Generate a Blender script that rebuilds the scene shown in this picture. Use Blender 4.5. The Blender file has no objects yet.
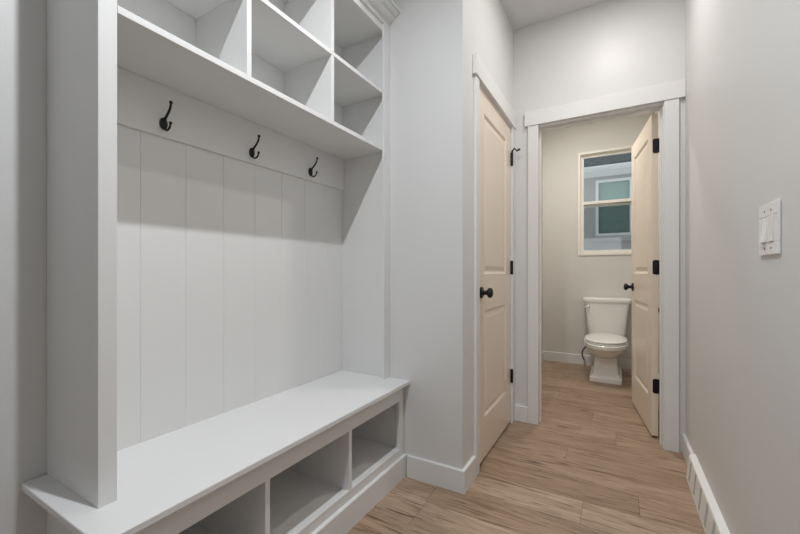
import bpy, bmesh, math, random
from mathutils import Vector, Matrix
random.seed(7)
R = math.radians
scn = bpy.context.scene
COL = scn.collection

# ------------------------------------------------------------------ materials
def new_mat(name):
    m = bpy.data.materials.new(name); m.use_nodes = True
    nt = m.node_tree
    return m, nt, nt.nodes, nt.links, nt.nodes['Principled BSDF']

def srgb(c):
    return tuple(((v/255)/12.92 if v/255 <= .04045 else ((v/255+.055)/1.055)**2.4) for v in c) + (1,)

def paint(name, c, rough=.5, spec=.4, bump=0.0, scale=350, var=.02):
    m, nt, N, L, p = new_mat(name)
    tc = N.new('ShaderNodeTexCoord')
    nz = N.new('ShaderNodeTexNoise'); nz.inputs['Scale'].default_value = 6; nz.inputs['Detail'].default_value = 3
    L.new(tc.outputs['Object'], nz.inputs['Vector'])
    mx = N.new('ShaderNodeMix'); mx.data_type = 'RGBA'
    a = srgb(c); b = tuple(min(1, v*(1+var)) for v in a[:3]) + (1,)
    mx.inputs[6].default_value = a; mx.inputs[7].default_value = b
    L.new(nz.outputs['Fac'], mx.inputs[0]); L.new(mx.outputs[2], p.inputs['Base Color'])
    p.inputs['Roughness'].default_value = rough
    p.inputs['Specular IOR Level'].default_value = spec
    if bump:
        n2 = N.new('ShaderNodeTexNoise'); n2.inputs['Scale'].default_value = scale; n2.inputs['Detail'].default_value = 2
        L.new(tc.outputs['Object'], n2.inputs['Vector'])
        bp = N.new('ShaderNodeBump'); bp.inputs['Strength'].default_value = bump; bp.inputs['Distance'].default_value = .001
        L.new(n2.outputs['Fac'], bp.inputs['Height']); L.new(bp.outputs['Normal'], p.inputs['Normal'])
    return m

M = {}
M['wall'] = paint('wall_paint', (212, 212, 211), .42, .45, .25)
M['bathwall'] = paint('bath_wall_paint', (212, 209, 203), .5, .4, .25)
M['ceil'] = paint('ceiling_paint', (214, 214, 214), .8, .2, .35, 200)
M['trim'] = paint('trim_paint', (221, 221, 220), .35, .5)
M['locker'] = paint('locker_paint', (219, 219, 218), .42, .45)
M['seat'] = paint('bench_top_paint', (219, 219, 219), .35, .5)
M['door'] = paint('door_paint', (229, 216, 199), .3, .5)
M['black'] = paint('matte_black_metal', (13, 12, 12), .42, .4)
M['porcelain'] = paint('porcelain', (238, 236, 231), .12, .6)
M['plastic'] = paint('white_plastic', (232, 231, 229), .3, .5)
M['vinyl'] = paint('white_vinyl', (232, 228, 220), .4, .5)
M['cavity'] = paint('dark_cavity', (24, 23, 22), 1.0, 0.0)
M['screw'] = paint('screw_metal', (150, 148, 144), .35, .6)
M['register'] = paint('register_enamel', (232, 231, 228), .35, .5)
M['stucco'] = paint('house_stucco', (182, 184, 184), .9, .1, .6, 120)
M['fascia'] = paint('house_trim', (232, 236, 238), .6, .3)
M['hose'] = paint('braided_hose', (60, 58, 56), .4, .5)

m, nt, N, L, p = new_mat('chrome')
p.inputs['Base Color'].default_value = (.7, .7, .7, 1); p.inputs['Metallic'].default_value = 1; p.inputs['Roughness'].default_value = .18
M['chrome'] = m

m, nt, N, L, p = new_mat('roof_shingles')
tc = N.new('ShaderNodeTexCoord'); bk = N.new('ShaderNodeTexBrick')
bk.inputs['Scale'].default_value = 3.5; bk.inputs['Color1'].default_value = srgb((96, 108, 114)); bk.inputs['Color2'].default_value = srgb((76, 88, 94))
bk.inputs['Mortar'].default_value = srgb((52, 58, 62))
L.new(tc.outputs['Object'], bk.inputs['Vector']); L.new(bk.outputs['Color'], p.inputs['Base Color']); p.inputs['Roughness'].default_value = .9
M['roof'] = m

def glass(name, tint, fac):
    m, nt, N, L, p = new_mat(name)
    N.remove(p)
    out = N['Material Output']
    t = N.new('ShaderNodeBsdfTransparent'); t.inputs[0].default_value = tint
    g = N.new('ShaderNodeBsdfGlossy'); g.inputs['Roughness'].default_value = .02
    fr = N.new('ShaderNodeFresnel'); fr.inputs[0].default_value = 1.45
    mu = N.new('ShaderNodeMath'); mu.operation = 'MULTIPLY'; mu.inputs[1].default_value = fac
    mx = N.new('ShaderNodeMixShader')
    L.new(fr.outputs[0], mu.inputs[0]); L.new(mu.outputs[0], mx.inputs[0]); L.new(t.outputs[0], mx.inputs[1]); L.new(g.outputs[0], mx.inputs[2])
    L.new(mx.outputs[0], out.inputs['Surface'])
    return m
M['glass'] = glass('clear_glass', (.95, .96, .95, 1), 1.0)
m, nt, N, L, p = new_mat('house_window_glass')
p.inputs['Base Color'].default_value = srgb((96, 124, 122)); p.inputs['Roughness'].default_value = .08
M['houseglass'] = m
m, nt, N, L, p = new_mat('house_window_glass_pale')  # upper pane: same glass, its brighter unscreened view put into the colour
p.inputs['Base Color'].default_value = srgb((152, 180, 176)); p.inputs['Roughness'].default_value = .15
M['houseglass_pale'] = m

# floor planks: each face carries its own random numbers in the attribute "plank"
m, nt, N, L, p = new_mat('oak_vinyl_plank')
at = N.new('ShaderNodeAttribute'); at.attribute_name = 'plank'
sp = N.new('ShaderNodeSeparateColor'); L.new(at.outputs['Color'], sp.inputs[0])
tc = N.new('ShaderNodeTexCoord')
off = N.new('ShaderNodeVectorMath'); off.operation = 'MULTIPLY_ADD'
L.new(at.outputs['Color'], off.inputs[0]); off.inputs[1].default_value = (37, 11, 23); L.new(tc.outputs['Object'], off.inputs[2])
def noise(vec_scale, scale, detail, dist=0, rough=.55, src=None):
    mp = N.new('ShaderNodeMapping'); mp.inputs['Scale'].default_value = vec_scale
    L.new((src or off).outputs[0], mp.inputs['Vector'])
    n = N.new('ShaderNodeTexNoise'); n.inputs['Scale'].default_value = scale; n.inputs['Detail'].default_value = detail
    n.inputs['Distortion'].default_value = dist; n.inputs['Roughness'].default_value = rough
    L.new(mp.outputs[0], n.inputs['Vector']); return n
def ramp(src, stops):
    r = N.new('ShaderNodeValToRGB'); e = r.color_ramp.elements
    while len(e) < len(stops): e.new(.5)
    for i, (pos, c) in enumerate(stops): e[i].position = pos; e[i].color = c
    L.new(src, r.inputs[0]); return r
def mixc(f, a, b, mode='MIX'):
    x = N.new('ShaderNodeMix'); x.data_type = 'RGBA'; x.blend_type = mode
    if isinstance(f, float): x.inputs[0].default_value = f
    else: L.new(f, x.inputs[0])
    for v, i in ((a, 6), (b, 7)):
        if isinstance(v, tuple): x.inputs[i].default_value = v
        else: L.new(v, x.inputs[i])
    return x.outputs[2]
base = ramp(sp.outputs[0], [(0, srgb((164, 139, 116))), (.5, srgb((178, 153, 130))), (1, srgb((187, 164, 142)))])
broad = noise((.9, 7, 1), 1.6, 3, .6)
br = ramp(broad.outputs['Fac'], [(.34, (.74, .71, .69, 1)), (.62, (1.0, 1.0, 1.0, 1))])
c = mixc(.9, base.outputs[0], br.outputs[0], 'MULTIPLY')
# cathedral grain
gr = noise((1.0, 11, 1), 3.0, 6, 1.8, .65)
g2 = ramp(gr.outputs['Fac'], [(.34, (.50, .43, .38, 1)), (.46, (.93, .92, .91, 1)), (.55, (1, 1, 1, 1))])
c = mixc(.85, c, g2.outputs[0], 'MULTIPLY')
fine = noise((2.2, 70, 1), 4.5, 4, .3)
fr_ = ramp(fine.outputs['Fac'], [(.40, (.70, .66, .63, 1)), (.56, (1.03, 1.03, 1.03, 1))])
c = mixc(.6, c, fr_.outputs[0], 'MULTIPLY')
# dark streaks and knots
st = noise((.8, 22, 1), 2.3, 2, 2.2, .5)
s2 = ramp(st.outputs['Fac'], [(.33, (.36, .28, .23, 1)), (.42, (1, 1, 1, 1))])
c = mixc(.85, c, s2.outputs[0], 'MULTIPLY')
mp = N.new('ShaderNodeMapping'); mp.inputs['Scale'].default_value = (1.2, 3.6, 1); L.new(off.outputs[0], mp.inputs['Vector'])
vo = N.new('ShaderNodeTexVoronoi'); vo.voronoi_dimensions = '2D'; vo.inputs['Scale'].default_value = .8; L.new(mp.outputs[0], vo.inputs['Vector'])
kn = ramp(vo.outputs['Distance'], [(.012, (.30, .23, .18, 1)), (.055, (1, 1, 1, 1))])
c = mixc(.75, c, kn.outputs[0], 'MULTIPLY')
L.new(c, p.inputs['Base Color'])
p.inputs['Roughness'].default_value = .42; p.inputs['Specular IOR Level'].default_value = .4
bp = N.new('ShaderNodeBump'); bp.inputs['Strength'].default_value = .25; bp.inputs['Distance'].default_value = .001
L.new(fine.outputs['Fac'], bp.inputs['Height']); L.new(bp.outputs['Normal'], p.inputs['Normal'])
M['plank'] = m

# ------------------------------------------------------------------ mesh helpers
class MB:
    def __init__(s): s.bm = bmesh.new()
    def box(s, x0, x1, y0, y1, z0, z1):
        v = [s.bm.verts.new((x, y, z)) for x in (x0, x1) for y in (y0, y1) for z in (z0, z1)]
        for f in ((0,1,3,2),(4,6,7,5),(0,4,5,1),(2,3,7,6),(0,2,6,4),(1,5,7,3)):
            s.bm.faces.new([v[i] for i in f])
        return s
    def tube(s, pts, r, n=10, closed_ends=True):
        pts = [Vector(q) for q in pts]
        rs = r if isinstance(r, (list, tuple)) else [r]*len(pts)
        rings = []; prev = None
        for i, q in enumerate(pts):
            t = (pts[min(i+1, len(pts)-1)] - pts[max(i-1, 0)]).normalized()
            if prev is None:
                up = Vector((0, 0, 1)) if abs(t.z) < .9 else Vector((1, 0, 0))
                a = t.cross(up).normalized()
            else:
                a = (prev - t*prev.dot(t)).normalized()
            prev = a; b = t.cross(a)
            rings.append([s.bm.verts.new(q + rs[i]*(math.cos(2*math.pi*k/n)*a + math.sin(2*math.pi*k/n)*b)) for k in range(n)])
        for i in range(len(rings)-1):
            for k in range(n):
                s.bm.faces.new((rings[i][k], rings[i][(k+1) % n], rings[i+1][(k+1) % n], rings[i+1][k]))
        if closed_ends:
            s.bm.faces.new(rings[0][::-1]); s.bm.faces.new(rings[-1])
        return s
    def lathe(s, prof, origin=(0,0,0), axis='x', n=24):
        """prof: list of (distance along axis, radius)"""
        o = Vector(origin); rings = []
        for (t, r) in prof:
            ring = []
            for k in range(n):
                a = 2*math.pi*k/n; u, w = r*math.cos(a), r*math.sin(a)
                d = {'x': (t, u, w), 'y': (u, t, w), 'z': (u, w, t)}[axis]
                ring.append(s.bm.verts.new(o + Vector(d)))
            rings.append(ring)
        for i in range(len(rings)-1):
            for k in range(n):
                s.bm.faces.new((rings[i][k], rings[i][(k+1) % n], rings[i+1][(k+1) % n], rings[i+1][k]))
        s.bm.faces.new(rings[0][::-1]); s.bm.faces.new(rings[-1])
        return s
    def loft(s, rings, cap=True):
        rr = [[s.bm.verts.new(v) for v in r] for r in rings]; n = len(rr[0])
        for i in range(len(rr)-1):
            for k in range(n):
                s.bm.faces.new((rr[i][k], rr[i][(k+1) % n], rr[i+1][(k+1) % n], rr[i+1][k]))
        if cap: s.bm.faces.new(rr[0][::-1]); s.bm.faces.new(rr[-1])
        return s
    def prism(s, prof, y0, y1, axis='y'):
        """prof: closed list of 2D points (x,z), extruded along y; axis 'x': (y,z) along x"""
        f = (lambda a, b, t: (a, t, b)) if axis == 'y' else (lambda a, b, t: (t, a, b))
        return s.loft([[f(a, b, y0) for a, b in prof], [f(a, b, y1) for a, b in prof]])
    def build(s, name, mat, parent=None, loc=(0,0,0), rz=0, bevel=0, smooth=False, seg=2):
        bmesh.ops.recalc_face_normals(s.bm, faces=s.bm.faces)
        me = bpy.data.meshes.new(name); s.bm.to_mesh(me); s.bm.free()
        me.materials.append(mat)
        o = bpy.data.objects.new(name, me); COL.objects.link(o)
        o.location = loc; o.rotation_euler.z = rz
        if parent: o.parent = parent
        if bevel:
            b = o.modifiers.new('bevel', 'BEVEL'); b.width = bevel; b.segments = seg; b.limit_method = 'ANGLE'; b.angle_limit = R(40)
        if smooth or bevel:
            for f in me.polygons: f.use_smooth = True
            me.set_sharp_from_angle(angle=R(35))
            if not smooth or bevel:
                w = o.modifiers.new('wn', 'WEIGHTED_NORMAL'); w.keep_sharp = True
        return o

def empty(name, loc=(0,0,0), rz=0, parent=None):
    o = bpy.data.objects.new(name, None); COL.objects.link(o); o.location = loc; o.rotation_euler.z = rz
    o.empty_display_size = .1
    if parent: o.parent = parent
    return o
def tag(o, label, cat, group=None, kind=None):
    o['label'] = label; o['category'] = cat
    if group: o['group'] = group
    if kind: o['kind'] = kind
    return o
def struct(o, label, cat): return tag(o, label, cat, kind='structure')
def plabel(o, l): o['label'] = l; return o
def B(*a): return MB().box(*a)

# ------------------------------------------------------------------ key dimensions (metres, camera above origin)
XL, XR = -1.352, .345          # left wall behind the locker, right wall
XC, YJ = -.627, 1.672         # closet wall plane, face of the wall stub beside the locker
YD, YD2 = 2.68, 2.795         # doorway wall
YB = 4.67                     # far bathroom wall
ZC = 2.743
YR = -5.0                     # rear of the room behind the camera
T = .115

# ------------------------------------------------------------------ floor
def make_floor():
    bm = bmesh.new(); lay = bm.faces.layers.float_color.new('plank') if hasattr(bm.faces.layers, 'float_color') else None
    me = bpy.data.meshes.new('floor'); cols = []
    W, LEN, g = .178, 1.22, .0005
    known = {0: -.129, 1: .089, 3: -.245, 5: 0.0, 7: -.146, 2: .42, 4: -.62, 6: .30, 8: .2, 9: -.42, -1: -.75}
    verts, faces = [], []
    for row in range(-26, 18):
        y0 = 1.701 + row*W; y1 = y0 + W
        if y1 < YR or y0 > YB: continue
        y0 = max(y0, YR); y1 = min(y1, YB)
        j = known.get(row, random.uniform(-.6, .6)); x = j - 3*LEN
        while x < XR + .1:
            a, b = max(x, XL), min(x + LEN, XR)
            if b - a > .01:
                i = len(verts)
                verts += [(a+g, y0+g, 0), (b-g, y0+g, 0), (b-g, y1-g, 0), (a+g, y1-g, 0)]
                faces.append((i, i+1, i+2, i+3)); cols.append((random.random(), random.random(), random.random(), 1))
            x += LEN
    bm.free(); me.from_pydata(verts, [], faces); me.update()
    at = me.attributes.new('plank', 'FLOAT_COLOR', 'FACE')
    for i, c in enumerate(cols): at.data[i].color = c
    me.materials.append(M['plank'])
    return me
sub = B(XL, XR, YR, YB, -.12, -.0012).build('floor', M['cavity'])
fl = bpy.data.objects.new('floor_planks', make_floor()); COL.objects.link(fl); fl.parent = sub
struct(sub, 'light brown oak-look plank floor running through hall and bathroom', 'floor')
struct(B(XL-T, XR+T, YR-T, YB+T, ZC, ZC+.1).build('ceiling', M['ceil']), 'flat pale ceiling above the hallway', 'ceiling')

# ------------------------------------------------------------------ walls
struct(B(XL-T, XL, YR-T, YB+T, -.12, ZC).build('wall_left', M['wall']), 'pale wall behind the locker bench at the far left', 'wall')
struct(B(XR, XR+T, YR-T, YB+T, -.12, ZC).build('wall_right', M['wall']), 'long pale wall on the right with light switch and floor register', 'wall')
struct(B(XL, XC-T, YJ, YJ+T, 0, ZC).build('wall_stub', M['wall']), 'pale grey wall end standing between locker bench and closet door', 'wall')
# closet wall with door opening
CY0, CY1, CZ = 1.881, 2.608, 2.043
w = MB()
w.box(XC-T, XC, YJ, CY0, 0, ZC); w.box(XC-T, XC, CY1, YD, 0, ZC); w.box(XC-T, XC, CY0, CY1, CZ, ZC)
struct(w.build('wall_closet', M['wall']), 'pale wall holding the closed cream closet door', 'wall')
# doorway wall with opening
DX0, DX1, DZ = -.466, .2526, 2.045
w = MB()
w.box(XL, DX0, YD, YD2, 0, ZC); w.box(DX1, XR, YD, YD2, 0, ZC); w.box(DX0, DX1, YD, YD2, DZ, ZC)
struct(w.build('wall_doorway', M['wall']), 'pale wall around the open bathroom doorway', 'wall')
# bathroom
BXL = -.75
struct(B(BXL-T, BXL, YD2, YB, 0, ZC).build('wall_bathroom_left', M['bathwall']), 'beige bathroom side wall just inside the doorway on the left', 'wall')
struct(B(XR-.006, XR-.0005, YD2, YB, 0, ZC).build('wall_bathroom_right', M['bathwall']), 'beige bathroom side wall behind the open door', 'wall')
WX0, WX1, WZ0, WZ1 = -.372, .20, 1.225, 2.385
w = MB()
w.box(XL, WX0, YB, YB+T, 0, ZC); w.box(WX1, XR, YB, YB+T, 0, ZC); w.box(WX0, WX1, YB, YB+T, 0, WZ0); w.box(WX0, WX1, YB, YB+T, WZ1, ZC)
struct(w.build('wall_bathroom_back', M['bathwall']), 'beige far bathroom wall with window above the toilet', 'wall')
# rear wall behind the camera, its unseen wide opening added for fill light
RX0, RX1, RZ0, RZ1 = -1.1, .15, .9, 2.2
w = MB()
w.box(XL, RX0, YR-T, YR, 0, ZC); w.box(RX1, XR, YR-T, YR, 0, ZC); w.box(RX0, RX1, YR-T, YR, 0, RZ0); w.box(RX0, RX1, YR-T, YR, RZ1, ZC)
struct(w.build('wall_rear', M['wall']), 'wall behind the viewpoint with a wide opening added for fill light', 'wall')

# ------------------------------------------------------------------ baseboards
BH, BT = .108, .014
def bb_prof(sign=1):   # thickness outwards, height, eased top
    return [(0, 0), (sign*BT, 0), (sign*BT, BH-.004), (sign*(BT-.004), BH), (0, BH)]
def bb(name, segs, label, mat='trim'):
    w = MB()
    for s in segs:
        ax, c0, a, b, sg = s
        pr = [(c0+u, z) for u, z in bb_prof(sg)]
        w.prism(pr, a, b, 'y' if ax == 'y' else 'x')
    return struct(w.build(name, M[mat]), label, 'baseboard')
bb('baseboard_stub', [('x', YJ, -.932+BT, XC+BT, -1), ('y', XC, YJ, 1.828, 1)], 'white baseboard wrapping the wall end beside the closet door')
bb('baseboard_doorway', [('x', YD, XC+.002, -.524, -1)], 'short white baseboard between closet door and bathroom door casing')
bb('baseboard_right', [('y', XR, 2.357, YD, -1), ('y', XR, YR, 1.593, -1)], 'white baseboard on the right wall beyond the floor register')
bb('baseboard_left', [('y', XL, YR, .332, 1)], 'white baseboard on the left wall before the bench')
bb('baseboard_bathroom_back', [('x', YB, BXL+BT, XR-.006-BT, -1)], 'white baseboard on the far bathroom wall behind the toilet')
bb('baseboard_bathroom_left', [('y', BXL, YD2, YB, 1)], 'white baseboard on the left bathroom wall')
bb('baseboard_bathroom_right', [('y', XR-.006, YD2, YB, -1)], 'white baseboard behind the open bathroom door')

# ------------------------------------------------------------------ door casings
# closet (plane X = XC, facing +X)
w = MB()
w.box(XC, XC+.014, 1.832, CY0+.006, 0, CZ-.002)
w.box(XC, XC+.014, CY1-.004, YD-.002, 0, CZ-.002)
w.box(XC, XC+.021, 1.812, YD-.001, CZ-.002, 2.143)
t1 = w.build('trim_1', M['trim'], bevel=.0015)
struct(t1, 'white flat casing around the closet door with taller head board', 'door casing')
jb = MB(); jt = .012
jb.box(XC-T, XC-.0005, CY0, CY0+jt, 0, CZ-jt); jb.box(XC-T, XC-.0005, CY1-jt+.008, CY1, 0, CZ-jt); jb.box(XC-T, XC-.0005, CY0, CY1, CZ-jt, CZ)
jb.box(XC-.06, XC-.042, CY0+jt, CY1-.004, CZ-jt-.012, CZ-jt); jb.box(XC-.06, XC-.042, CY0+jt, CY0+jt+.012, .0, CZ-jt-.012)
jb.build('jamb', M['trim'], t1)
# bathroom (plane Y = YD, facing -Y)
w = MB()
w.box(-.525, DX0+.009, YD-.018, YD, 0, DZ-.003)
w.box(DX1-.008, .3155, YD-.018, YD, 0, DZ-.003)
w.box(-.545, XR-.001, YD-.024, YD, DZ-.003, 2.142)
t2 = w.build('trim_2', M['trim'], bevel=.0015)
struct(t2, 'white flat casing around the bathroom doorway with wide head board', 'door casing')
jb = MB()
jb.box(DX0, DX0+.006, YD-.0005, YD2+.001, 0, DZ-.014); jb.box(DX1-.014, DX1, YD-.0005, YD2+.001, 0, DZ-.014); jb.box(DX0, DX1, YD-.0005, YD2+.001, DZ-.014, DZ)
jb.box(DX0+.006, DX0+.016, YD+.04, YD+.075, 0, DZ-.024); jb.box(DX1-.024, DX1-.014, YD+.04, YD+.075, 0, DZ-.024); jb.box(DX0+.006, DX1-.014, YD+.04, YD+.075, DZ-.024, DZ-.014)
jb.build('jamb', M['trim'], t2, bevel=.001)
# bathroom-side casing of the same doorway
w = MB(); w.box(-.523, DX0+.008, YD2, YD2+.015, 0, DZ-.003); w.box(DX1-.004, .318, YD2, YD2+.015, 0, DZ-.003); w.box(-.535, .33, YD2, YD2+.02, DZ-.003, 2.142)
struct(w.build('trim_3', M['trim'], bevel=.0015), 'white casing on the bathroom side of the doorway', 'door casing')

# ------------------------------------------------------------------ doors
def door_slab(wd, h, t=.035, panels=None):
    """x along width from hinge, y thickness 0..t, z height"""
    w = MB(); bm = w.bm
    rects = panels
    x0, x1 = rects[0][0], rects[0][1]
    prof = [(0, 0), (.004, .003), (.013, .009), (.020, .0095), (.028, .0075), (.046, .0025)]
    for side in (0, 1):
        f = (lambda x, z, d: (x, d, z)) if side == 0 else (lambda x, z, d: (x, t-d, z))
        def quad(a, b, c_, d_):
            bm.faces.new([bm.verts.new(q) for q in (a, b, c_, d_)])
        def rect(xa, xb, za, zb): quad(f(xa, za, 0), f(xb, za, 0), f(xb, zb, 0), f(xa, zb, 0))
        rect(0, x0, 0, h); rect(x1, wd, 0, h)
        zs = [0] + [v for r in rects for v in (r[2], r[3])] + [h]
        for i in range(0, len(zs), 2): rect(x0, x1, zs[i], zs[i+1])
        for (a, b, c0, c1) in rects:
            loops = [[f(a+i, c0+i, d), f(b-i, c0+i, d), f(b-i, c1-i, d), f(a+i, c1-i, d)] for i, d in prof]
            for q in range(len(loops)-1):
                for k in range(4):
                    quad(loops[q][k], loops[q][(k+1) % 4], loops[q+1][(k+1) % 4], loops[q+1][k])
            quad(*loops[-1])
    for (a, b) in (((0,0),(wd,0)), ((wd,0),(wd,h)), ((wd,h),(0,h)), ((0,h),(0,0))):
        bm.faces.new([bm.verts.new(q) for q in ((a[0],0,a[1]), (b[0],0,b[1]), (b[0],t,b[1]), (a[0],t,a[1]))])
    bmesh.ops.remove_doubles(bm, verts=bm.verts, dist=1e-5)
    return w
def knob(parent, pos, side, name='knob'):
    """knob standing off along +-y of the door"""
    s = side
    w = MB(); w.lathe([(0, .031), (s*.005, .031), (s*.009, .027), (s*.010, .013), (s*.026, .011), (s*.034, .014), (s*.040, .024), (s*.048, .0275), (s*.056, .026), (s*.062, .018), (s*.064, .004)], pos, 'y', 28)
    return plabel(w.build(name, M['black'], parent, smooth=True), 'round black door knob with rose')

# closet door: hinge at far end (Y = 2.644), closed, face at X ~ XC-.002
cw = .7075
cd = door_slab(cw, 2.016, .035, [(.118, cw-.118, .225, .815), (.118, cw-.118, 1.015, 1.90)]).build('door_1', M['door'], loc=(XC-.002, 2.603, .014), rz=R(-90))
# local x -> world -Y ; local y -> world +X ; so front face must be y = 0 -> shift
cd.location.x = XC-.002-.035
struct(cd, 'closed cream two-panel closet door with black knob', 'door')
knob(cd, (cw-.062, .035, .915), 1)
for z in (.325, 1.07, 1.815):
    w = MB(); w.tube([(-.004, .045, z-.014-.046), (-.004, .045, z-.014+.046)], .0085, 12)
    w.box(-.0035, -.0005, .01, .044, z-.014-.044, z-.014+.044)
    w.lathe([(0, .005), (.004, .005)], (-.004, .045, z-.014+.046), 'z', 10)
    plabel(w.build('hinge', M['black'], cd), 'black butt hinge')
z = 1.815-.014+.05
w = MB(); w.tube([(-.004, .045, z-.002), (-.004, .047, z+.006), (-.005, .060, z+.024), (-.004, .080, z+.001), (-.003, .092, z+.010)], [.007, .007, .0055, .0055, .0055], 8)
w.lathe([(0, .009), (.01, .009)], (-.003, .092, z+.004), 'z', 12)
plabel(w.build('hinge_pin_stop', M['black'], cd), 'bent black hinge pin door stop')

# bathroom door: opens inwards about 83 degrees
bw = .672
ang = math.atan2(.992, -.127)        # direction of local x (hinge -> free edge)
# local x dir = (cos a, sin a); local y dir = (-sin a, cos a) -> world (-.99,-.13): so y=t face looks left/-X
bd = door_slab(bw, 2.016, .035, [(.105, bw-.105, .225, .815), (.105, bw-.105, 1.015, 1.90)]).build('door_2', M['door'], loc=(.2285, 2.826, .014), rz=ang)
struct(bd, 'open cream two-panel bathroom door with black hinges and knob', 'door')
knob(bd, (bw-.06, .035, .91), 1); knob(bd, (bw-.06, 0, .91), -1)
for z in (.325, 1.07, 1.83):
    zc = z-.014
    w = MB()
    # leaf with rounded corners on the hinge edge (plane x=0)
    rr = .012; pts = []
    for (cy, cz, a0) in ((.030-rr, zc+.045-rr, 0), (-.004+rr, zc+.045-rr, 90), (-.004+rr, zc-.045+rr, 180), (.030-rr, zc-.045+rr, 270)):
        for k in range(5):
            a = R(a0 + k*22.5); pts.append((cy+rr*math.cos(a), cz+rr*math.sin(a)))
    w.loft([[(-.0035, a, b) for a, b in pts], [(.0, a, b) for a, b in pts]])
    w.tube([(-.005, -.007, zc-.046), (-.005, -.007, zc+.046)], .0065, 12)
    hg = plabel(w.build('hinge', M['black'], bd), 'black butt hinge with rounded leaf')
w = B(bw, bw+.002, .008, .027, .88, .94).build('latch_plate', M['black'], bd)

# ------------------------------------------------------------------ bathroom window
win = empty('window_1', ((WX0+WX1)/2, YB, WZ0)); struct(win, 'white single-hung bathroom window above the toilet', 'window')
def ring(x0, x1, z0, z1, y0, y1, b):
    w = MB(); w.box(x0, x0+b, y0, y1, z0, z1); w.box(x1-b, x1, y0, y1, z0, z1); w.box(x0+b, x1-b, y0, y1, z1-b, z1); w.box(x0+b, x1-b, y0, y1, z0, z0+b); return w
hx, hz = (WX1-WX0)/2, WZ1-WZ0
ring(-hx, hx, 0, hz, -.012, .075, .026).build('window_frame', M['vinyl'], win, bevel=.0015)
up = ring(-hx+.026, hx-.026, .545, hz-.026, .045, .068, .03).build('upper_sash', M['vinyl'], win, bevel=.0015)
lo = ring(-hx+.026, hx-.026, .026, .605, .012, .040, .032).build('lower_sash', M['vinyl'], win, bevel=.0015)
B(-hx+.056, hx-.056, .055, .059, .575, hz-.056).build('pane', M['glass'], up)
B(-hx+.058, hx-.058, .024, .028, .058, .573).build('pane', M['glass'], lo)

m, nt, N, L, p = new_mat('insect_screen')
N.remove(p); t_ = N.new('ShaderNodeBsdfTransparent'); d_ = N.new('ShaderNodeBsdfDiffuse'); d_.inputs[0].default_value = (.05, .06, .06, 1)
x_ = N.new('ShaderNodeMixShader'); x_.inputs[0].default_value = .24
L.new(t_.outputs[0], x_.inputs[1]); L.new(d_.outputs[0], x_.inputs[2]); L.new(x_.outputs[0], N['Material Output'].inputs['Surface'])
sc_ = B(-hx+.026, hx-.026, .0705, .0712, .026, .60).build('insect_screen', m, win)
plabel(sc_, 'fine dark insect screen over the lower half')

# ------------------------------------------------------------------ neighbouring house seen through the window
nh = empty('neighbour_house', (0, 8, 0)); tag(nh, 'grey-blue neighbouring house with white-trimmed window beyond the bathroom window', 'house')
HX0, HX1, HZ0, HZ1 = -.285, .215, 1.765, 2.72
w = MB(); w.box(-4, HX0, 0, .2, -3, 2.92); w.box(HX1, 4, 0, .2, -3, 2.92); w.box(HX0, HX1, 0, .2, -3, HZ0); w.box(HX0, HX1, 0, .2, HZ1, 2.92)
w.build('wall', M['stucco'], nh)
w = MB(); w.loft([[(-4.2, -.56, 2.94), (4.2, -.56, 2.94), (4.2, 3.5, 4.95), (-4.2, 3.5, 4.95)], [(-4.2, -.56, 2.905), (4.2, -.56, 2.905), (4.2, 3.5, 4.85), (-4.2, 3.5, 4.85)]])
w.build('roof', M['roof'], nh)
fa = B(-4.2, 4.2, -.53, -.5, 2.845, 2.90).build('fascia', M['fascia'], nh)
g = MB(); g.prism([(-.60, 2.905), (-.53, 2.905), (-.53, 2.865), (-.575, 2.865), (-.60, 2.885)], -4.2, 4.2, 'x'); g.build('gutter', M['fascia'], nh, bevel=.004)
B(-4.2, 4.2, -.5, 0, 2.84, 2.86).build('soffit', M['fascia'], nh)
hw = ring(HX0-.05, HX1+.05, HZ0-.05, HZ1+.05, -.03, .02, .048).build('window', M['fascia'], nh)
B(HX0, HX1, -.01, .02, 2.275, 2.30).build('window_rail', M['fascia'], hw)
B(HX0, HX1, .03, .05, HZ0, 2.29).build('pane', M['houseglass'], hw); B(HX0, HX1, .03, .05, 2.29, HZ1).build('pane', M['houseglass_pale'], hw)
B(HX0-.08, HX1+.08, -.05, .0, HZ0-.15, HZ0-.05).build('window_sill', M['stucco'], nh)

# ------------------------------------------------------------------ locker bench
XB = -1.338                    # back face line of the locker lining
Y0, Y1 = .3995, 1.664          # outer ends of the built-in
PT = .039
XF = -1.045                    # front of upper cabinet and side panels
XBF = -.942                   # front of bench frame
ZT = .488; TT = .020
D1, D2 = .815, 1.234          # divider positions
OB, OT = .147, .389           # bench openings

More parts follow.
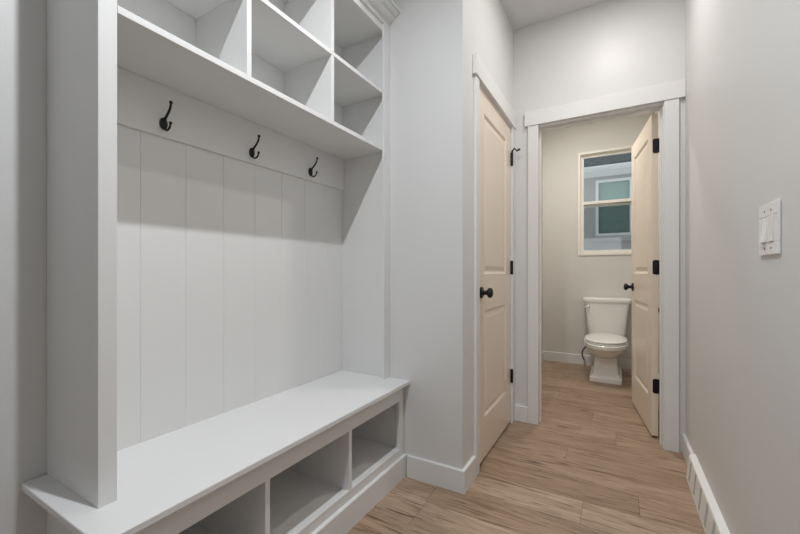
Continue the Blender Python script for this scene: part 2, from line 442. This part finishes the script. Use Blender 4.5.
bc = empty('bench_cabinet', ((XL+XBF)/2, (Y0+Y1)/2, 0)); bx, by, _ = bc.location
def L_(x0, x1, y0, y1, z0, z1): return B(x0-bx, x1-bx, y0-by, y1-by, z0, z1)
tag(bc, 'white built-in bench base with three open cubbies under the seat', 'bench')
L_(XL+.001, XBF-.018, Y0, Y0+.018, .02, ZT-TT).build('side_panel', M['locker'], bc)
L_(XL+.001, XBF-.018, Y1-.018, Y1, .02, ZT-TT).build('side_panel', M['locker'], bc)
L_(XL+.001, XB+.010, Y0+.018, Y1-.018, .02, ZT-TT).build('back_panel', M['locker'], bc)
L_(XB+.010, XBF-.018, Y0+.018, Y1-.018, .125, .142).build('cubby_floor', M['locker'], bc)
w = MB()
def fb(y0, y1, z0, z1, x0=XBF-.018, x1=XBF): w.box(x0-bx, x1-bx, y0-by, y1-by, z0, z1)
fb(Y0, Y1, OT, ZT-TT); fb(Y0, Y1, .02, OB); fb(Y0, Y0+.045, OB, OT); fb(Y1-.040, Y1, OB, OT)
w.build('face_frame', M['locker'], bc, bevel=.001)
for d in (D1-.012, D2-.010):
    L_(XB+.010, XBF-.001, d-.009, d+.009, OB-.005, OT+.01).build('divider', M['locker'], bc, bevel=.001)
w = MB(); w.prism([(x+XBF+.0005-bx, z) for x, z in bb_prof(1)], Y0-.014-by, YJ-by)
w.prism([(y-by, z) for y, z in [(Y0-.0005-u, v) for u, v in bb_prof(1)]], XL-bx+.002, XBF+BT-bx, 'x')
plabel(w.build('base_molding', M['trim'], bc), 'white baseboard along the foot of the bench')

st = B(-.2205, .2205, -(YJ-.348)/2, (YJ-.348)/2, -TT, 0).build('seating_board', M['seat'], loc=((XL-.904)/2+.001, (.348+YJ)/2-.0005, ZT), bevel=.003)
tag(st, 'long white painted seat board lying on the cubby bench', 'bench')

# locker side panels
ps = B(-.1530, .1530, -PT/2, PT/2, 0, 2.34-ZT).build('end_panel', M['locker'], loc=(XF-.1530+.0005, Y0+PT/2, ZT), bevel=.001)
tag(ps, 'tall white end panel standing on the seat nearest the viewpoint at left', 'panel', 'tall end panels of the locker')
ps2 = B(-.1530, .1530, -.011, .011, 0, 2.34-ZT).build('end_panel', M['locker'], loc=(XF-.1530+.0005, YJ-.0115, ZT), bevel=.001)
tag(ps2, 'tall white end panel against the grey wall end at the far end of the bench', 'panel', 'tall end panels of the locker')
B(.1535, .166, -(.054-.0115), .0105, 0, 2.32-ZT).build('stile', M['locker'], ps2, bevel=.001)
YI0, YI1 = Y0+PT, YJ-.023   # inner faces

# beadboard back with V grooves
gy = [.622+.1468*k for k in range(-1, 8)]
prof = [(YI0, XB+.010)]
for y in gy:
    if YI0+.01 < y < YI1-.01: prof += [(y-.0016, XB+.010), (y, XB+.0082), (y+.0016, XB+.010)]
prof += [(YI1, XB+.010)]
w = MB(); z0, z1 = ZT, 1.6675
r0 = [w.bm.verts.new((x, y, z0)) for y, x in prof] ; r1 = [w.bm.verts.new((x, y, z1)) for y, x in prof]
for i in range(len(prof)-1): w.bm.faces.new((r0[i], r0[i+1], r1[i+1], r1[i]))
b0 = [w.bm.verts.new((XL+.001, y, z)) for y, z in ((YI0, z0), (YI1, z0), (YI1, z1), (YI0, z1))]
w.bm.faces.new(b0); w.bm.faces.new([r0[0], r1[0], b0[3], b0[0]]); w.bm.faces.new([r0[-1], b0[1], b0[2], r1[-1]])
w.bm.faces.new([b0[0], b0[1]] + r0[::-1]); w.bm.faces.new(r1 + [b0[2], b0[3]])
tag(w.build('plank_back_panel', M['locker']), 'white vertical plank panelling with thin grooves behind the bench', 'panelling')
hr = B(XB+.0105, XB+.022, YI0, YI1, 1.495, 1.6675).build('hook_rail', M['locker'], bevel=.001)
tag(hr, 'flat white rail board carrying the black hooks under the shelf', 'rail')

# upper cubby unit
ZS0, ZS1 = 1.668, 1.687
ZM0, ZM1 = 1.964, 1.982
ZU0 = 2.289
uc = empty('cubby_shelf_unit', (XL+.13, (YI0+YI1)/2, ZS0)); ux, uy, uz = uc.location
def U(x0, x1, y0, y1, z0, z1): return B(x0-ux, x1-ux, y0-uy, y1-uy, z0-uz, z1-uz)
tag(uc, 'white wall cabinet of six open cubbies with crown molding above the hooks', 'shelf')
e = .0008
U(XL+.001, XF, YI0+e, YI1-e, ZS0, ZS1).build('bottom_shelf', M['trim'], uc, bevel=.001)
U(XB+.010, XF, YI0+e, YI1-e, ZM0, ZM1).build('middle_shelf', M['trim'], uc, bevel=.001)
U(XL+.001, XB+.009, YI0+e, YI1-e, ZS1, 2.34).build('back_panel', M['locker'], uc)
U(XB+.010, XF-.02, YI0+e, YI1-e, ZU0, ZU0+.018).build('top_panel', M['locker'], uc)
for d in (D1, D2):
    for a, b in ((ZS1, ZM0), (ZM1, ZU0)):
        U(XB+.010, XF-.0005, d-.009, d+.009, a, b).build('divider', M['trim'], uc, bevel=.001)
U(XF-.02, XF+.001, YI0+e, YI1-e, ZU0-.002, 2.34).build('top_rail', M['trim'], uc, bevel=.001)
cp = [(0, 2.322), (.010, 2.322), (.010, 2.330), (.014, 2.334), (.014, 2.341), (.024, 2.341), (.024, 2.345), (.032, 2.347), (.040, 2.352), (.046, 2.360), (.046, 2.366), (.056, 2.366), (.064, 2.370), (.070, 2.377), (.070, 2.382), (.079, 2.382), (.079, 2.397), (0, 2.397)]
w = MB(); w.prism([(XF+.002+a-ux, b-uz) for a, b in cp], Y0-.02-uy, YJ-.001-uy)
plabel(w.build('crown_molding', M['trim'], uc), 'stepped white crown molding')
w = MB(); w.box(XL+.001-ux, XF+.002-ux, Y0-uy, YJ-.002-uy, 2.345-uz, 2.39-uz); w.build('top_cap', M['locker'], uc)

# coat hooks
def hook():
    root = empty('coat_hook')
    w = MB(); n = 24; rings = []
    for (t, s) in ((0, 1), (.003, 1), (.006, .86), (.0075, .5)):
        rings.append([(t, .0130*s*math.cos(2*math.pi*k/n), .0200*s*math.sin(2*math.pi*k/n)) for k in range(n)])
    w.loft(rings); plate = w.build('backplate', M['black'], root, smooth=True)
    for z in (.0125, -.0125):
        w = MB(); w.lathe([(.006, .0028), (.0085, .0026), (.0092, .0012)], (0, 0, z), 'x', 10); w.build('screw', M['black'], plate, smooth=True)
    def arm(pts, r, ball, nm):
        # Catmull-Rom through pts
        P = [Vector(q) for q in pts]; P = [P[0]*2-P[1]] + P + [P[-1]*2-P[-2]]; out = []
        for i in range(1, len(P)-2):
            for k in range(6):
                t = k/6
                out.append(.5*((2*P[i]) + (P[i+1]-P[i-1])*t + (2*P[i-1]-5*P[i]+4*P[i+1]-P[i+2])*t*t + (3*P[i]-P[i-1]-3*P[i+1]+P[i+2])*t**3))
        out.append(P[-2]); w = MB(); w.tube(out, [r + .0012*(1-i/len(out)) for i in range(len(out))], 10)
        e_ = out[-1]; prof = [(-ball*math.cos(math.pi*k/8), max(.0003, ball*math.sin(math.pi*k/8))) for k in range(9)]
        w.lathe(prof, e_, 'z', 14)
        return w.build(nm, M['black'], root, smooth=True)
    arm([(.004, 0, .004), (.014, 0, .016), (.031, 0, .031), (.042, 0, .045), (.046, 0, .061)], .0033, .0058, 'upper_prong')
    arm([(.004, 0, -.010), (.010, 0, -.020), (.022, 0, -.026), (.037, 0, -.021), (.044, 0, -.006)], .0030, .0050, 'lower_prong')
    return root
def copy_tree(o, parent=None):
    c = o.copy(); COL.objects.link(c)
    if parent: c.parent = parent
    for ch in [q for q in bpy.data.objects if q.parent == o]: copy_tree(ch, c)
    return c
bpy.context.view_layer.update()
h0 = hook()
for i, (y, lb) in enumerate(((.686, 'black double coat hook nearest the tall left end panel'),
                             (1.037, 'black double coat hook in the middle of the white rail'),
                             (1.382, 'black double coat hook nearest the far end of the white rail'))):
    h = h0 if i == 0 else copy_tree(h0)
    h.location = (XB+.022, y, 1.538)
    tag(h, lb, 'coat hook', 'black coat hooks on the rail')

# ------------------------------------------------------------------ light switch on the right wall
sw = empty('light_switch', (XR, 1.309, 1.150)); tag(sw, 'white double rocker light switch on the right wall', 'light switch')
# local: x negative is out of the wall ; y width ; z height
W_, H_ = .071, .066
w = MB()
def plate_ring(x, k): return [(x, a*(W_-k), b*(H_-k)) for a, b in ((-1,-1),(1,-1),(1,1),(-1,1))]
o_ = []
for a, b, c0, c1 in ((-W_, W_, .034, H_), (-W_, W_, -H_, -.034), (-W_, -.041, -.034, .034), (.041, W_, -.034, .034), (-.006, .006, -.034, .034)):
    w.box(-.006, -.0005, a, b, c0, c1)
pl = w.build('cover_plate', M['plastic'], sw, bevel=.0012)
for y, tilt in ((.0235, -1), (-.0235, 1)):
    w = MB(); y0, y1 = y-.0165, y+.0165
    if tilt < 0: pr = [(-.002, -.033), (-.0145, -.033), (-.0075, 0), (-.006, .033), (-.002, .033)]
    else: pr = [(-.002, -.033), (-.0085, -.033), (-.0072, 0), (-.0085, .033), (-.002, .033)]
    w.prism(pr, y0, y1); plabel(w.build('rocker', M['plastic'], sw, bevel=.0008), 'rocker pressed at the top' if tilt < 0 else 'rocker pressed at the bottom')
    for z in (.0485, -.0485):
        w = MB(); w.lathe([(-.0062, .0032), (-.0072, .0028)], (0, y, z), 'x', 12); w.build('screw', M['screw'], pl)

# ------------------------------------------------------------------ baseboard floor register
RL = .38
rg = empty('floor_register', (XR, 1.975, 0)); tag(rg, 'white slotted baseboard air register on the floor along the right wall', 'air vent')
# local: x negative out of wall
w = MB(); w.prism([(-.0005, .130), (-.004, .130), (-.026, .120), (-.0285, .114), (-.024, .109), (-.0005, .112)], -RL, RL)
w.prism([(-.0005, 0), (-.0385, 0), (-.0385, .010), (-.037, .014), (-.0005, .014)], -RL, RL)
for q in (-1, 1):
    a, b = sorted((q*RL, q*(RL-.006)))
    w.prism([(-.0005, 0), (-.0385, 0), (-.028, .115), (-.0005, .129)], a, b)
w.build('frame', M['register'], rg, bevel=.0008)
def fx(z): return -.0378 + (z-.012)/.098*.0095
w = MB(); pitch = (2*RL-.012)/6; th = .0012
for k in range(6):
    y0 = -RL+.006+k*pitch; ys = y0+.040; ye = y0+pitch-.046
    for a, b in ((y0, ys), (ye, y0+pitch)):
        w.prism([(fx(.010), .010), (fx(.110), .110), (fx(.110)+th, .110), (fx(.010)+th, .010)], a, b)
    nr = 9
    for q in range(nr+1):
        zc = .016 + q*(.090/nr)
        w.prism([(fx(zc), zc-.0016), (fx(zc), zc+.0016), (fx(zc)+th, zc+.0016), (fx(zc)+th, zc-.0016)], ys, ye)
w.build('grille', M['register'], rg)
w = MB(); w.prism([(-.001, .015), (fx(.015)+th+.0006, .015), (fx(.106)+th+.0006, .106), (-.001, .106)], -RL+.007, RL-.007)
w.build('duct_shade', M['cavity'], rg)  # near-black block behind the slots, the duct's shade painted as colour

# ------------------------------------------------------------------ toilet
TX = -.086
to = empty('toilet', (TX, 4.24, 0)); tag(to, 'white two-piece toilet with square pedestal under the bathroom window', 'toilet')
ty = 4.24
def se(cx, cy, a, b, n, z, k=48, front=1.0):
    out = []
    for i in range(k):
        t = 2*math.pi*i/k; ct, s_ = math.cos(t), math.sin(t)
        x = a*math.copysign(abs(ct)**(2/n), ct); y = b*math.copysign(abs(s_)**(2/n), s_)
        out.append((cx+x, cy+y, z))
    return out
def S(*r): return [se(0, cy-ty, a, b, n, z) for (cy, a, b, n, z) in r]
MB().loft(S((4.245, .137, .255, 14, 0), (4.245, .137, .255, 14, .036), (4.245, .131, .249, 14, .042), (4.25, .123, .240, 14, .044), (4.25, .121, .238, 14, .056), (4.25, .115, .233, 14, .060),
    (4.25, .107, .230, 12, .09), (4.25, .098, .231, 12, .16), (4.245, .092, .238, 10, .225), (4.235, .093, .250, 7, .245))).build('pedestal', M['porcelain'], to, smooth=True)
MB().loft(S((4.24, .088, .24, 6, .225), (4.22, .104, .272, 4, .250), (4.18, .134, .308, 3, .280), (4.155, .160, .333, 2.5, .312), (4.145, .176, .345, 2.3, .334), (4.138, .184, .350, 2.25, .338), (4.138, .188, .353, 2.25, .344), (4.138, .188, .353, 2.25, .370), (4.138, .183, .348, 2.25, .375))).build('bowl', M['porcelain'], to, smooth=True)
MB().loft(S((4.11, .174, .295, 2.2, .3755), (4.11, .183, .304, 2.2, .379), (4.11, .183, .304, 2.2, .387), (4.11, .176, .297, 2.2, .391))).build('seat', M['porcelain'], to, smooth=True)
MB().loft(S((4.105, .168, .290, 2.2, .3935), (4.105, .179, .301, 2.2, .397), (4.105, .179, .301, 2.2, .405), (4.105, .170, .292, 2.2, .411), (4.105, .14, .26, 2.2, .413))).build('seat_lid', M['porcelain'], to, smooth=True)
w = MB()
MBt = S((4.55, .165, .088, 9, .374), (4.55, .172, .092, 9, .392), (4.545, .190, .098, 9, .60), (4.543, .205, .102, 9, .715))
w.loft(MBt); w.build('tank', M['porcelain'], to, smooth=True)
MB().loft(S((4.543, .212, .106, 10, .714), (4.543, .222, .112, 10, .726), (4.543, .226, .115, 10, .735), (4.543, .226, .115, 10, .757), (4.543, .220, .110, 10, .766), (4.543, .19, .09, 10, .770))).build('tank_lid', M['porcelain'], to, smooth=True)
w = MB(); w.lathe([(0, .012), (-.012, .012), (-.014, .008)], (-.165, 4.445-ty, .672), 'y', 14); w.tube([(-.165, 4.43-ty, .672), (-.18, 4.428-ty, .670), (-.203, 4.43-ty, .666)], [.006, .005, .007], 8)
plabel(w.build('flush_lever', M['chrome'], to, smooth=True), 'small chrome flush lever')
# supply valve and hose
sv = empty('water_supply', (-.300, 4.58, 0)); tag(sv, 'dark curved water supply hose at the wall left of the toilet', 'hose')
MB().lathe([(.0, .022), (.005, .022), (.007, .008), (.045, .008), (.047, .012), (.068, .012)], (0, 0, 0), 'z', 16).build('valve', M['chrome'], sv, smooth=True)
w = MB(); w.tube([(0, 0, .066), (-.010, 0, .085), (-.022, 0, .115), (-.024, 0, .150), (-.012, 0, .185), (.012, 0, .215), (.045, 0, .245), (.075, 0, .29), (.085, 0, .36)], .0075, 8)
w.build('hose', M['hose'], sv, smooth=True)
# holder on the wall behind the open door
hd = MB(); hd.lathe([(0, .024), (-.006, .024), (-.008, .009), (-.055, .009), (-.060, .014), (-.068, .014)], (0, 0, 0), 'x', 18)
hd.tube([(-.060, 0, 0), (-.060, .16, 0)], .008, 10); hd.lathe([(0, .012), (.012, .012)], (-.060, .155, 0), 'y', 12)
ho = hd.build('wall_holder', M['black'], loc=(XR-.006, 3.36, .755), smooth=True)
tag(ho, 'small black holder on the wall behind the open bathroom door', 'holder')

# ------------------------------------------------------------------ lights
def disc(name, loc, power, col, size=.13, rot=(0,0,0), shape='DISK', sy=None, spread=180):
    l = bpy.data.lights.new(name, 'AREA'); l.shape = shape; l.size = size; l.energy = power; l.spread = R(spread); l.color = col
    if sy: l.size_y = sy
    o = bpy.data.objects.new(name, l); COL.objects.link(o); o.location = loc; o.rotation_euler = rot
    return o
LS = 1.0
disc('hall_downlight', (-.03, 2.02, ZC-.006), 7.6, (1, .965, .935), .07, spread=180)
disc('bench_downlight', (-.412, .522, ZC-.006), 22, (.935, .968, 1), .035, spread=165)
disc('bathroom_downlight', (-.35, 3.55, ZC-.006), 15, (1, .975, .935), .2)
disc('rear_fill_light', ((RX0+RX1)/2, YR-.02, (RZ0+RZ1)/2), 9, (.90, .95, 1), RX1-RX0, (R(90), 0, 0), 'RECTANGLE', RZ1-RZ0)  # added cool fill light, set in the unseen rear wall

wd = bpy.data.worlds.new('sky'); scn.world = wd; wd.use_nodes = True
bg = wd.node_tree.nodes['Background']; bg.inputs[0].default_value = (.92, .97, 1, 1); bg.inputs[1].default_value = .85

# ------------------------------------------------------------------ camera
cam = bpy.data.cameras.new('camera'); co = bpy.data.objects.new('camera', cam); COL.objects.link(co)
co.location = (0, 0, 1.04); co.rotation_euler = (R(90), 0, R(30.07))
cam.sensor_width = 36; cam.lens = 373/800*36; cam.shift_y = 5/800; cam.clip_start = .02
scn.camera = co

vs = scn.view_settings
vs.view_transform = 'Standard'; vs.look = 'None'; vs.gamma = 1; vs.use_curve_mapping = False; vs.exposure = .1
scn.cycles.max_bounces = 14; scn.cycles.diffuse_bounces = 10; scn.cycles.use_denoising = True
scn.cycles.sample_clamp_indirect = 6
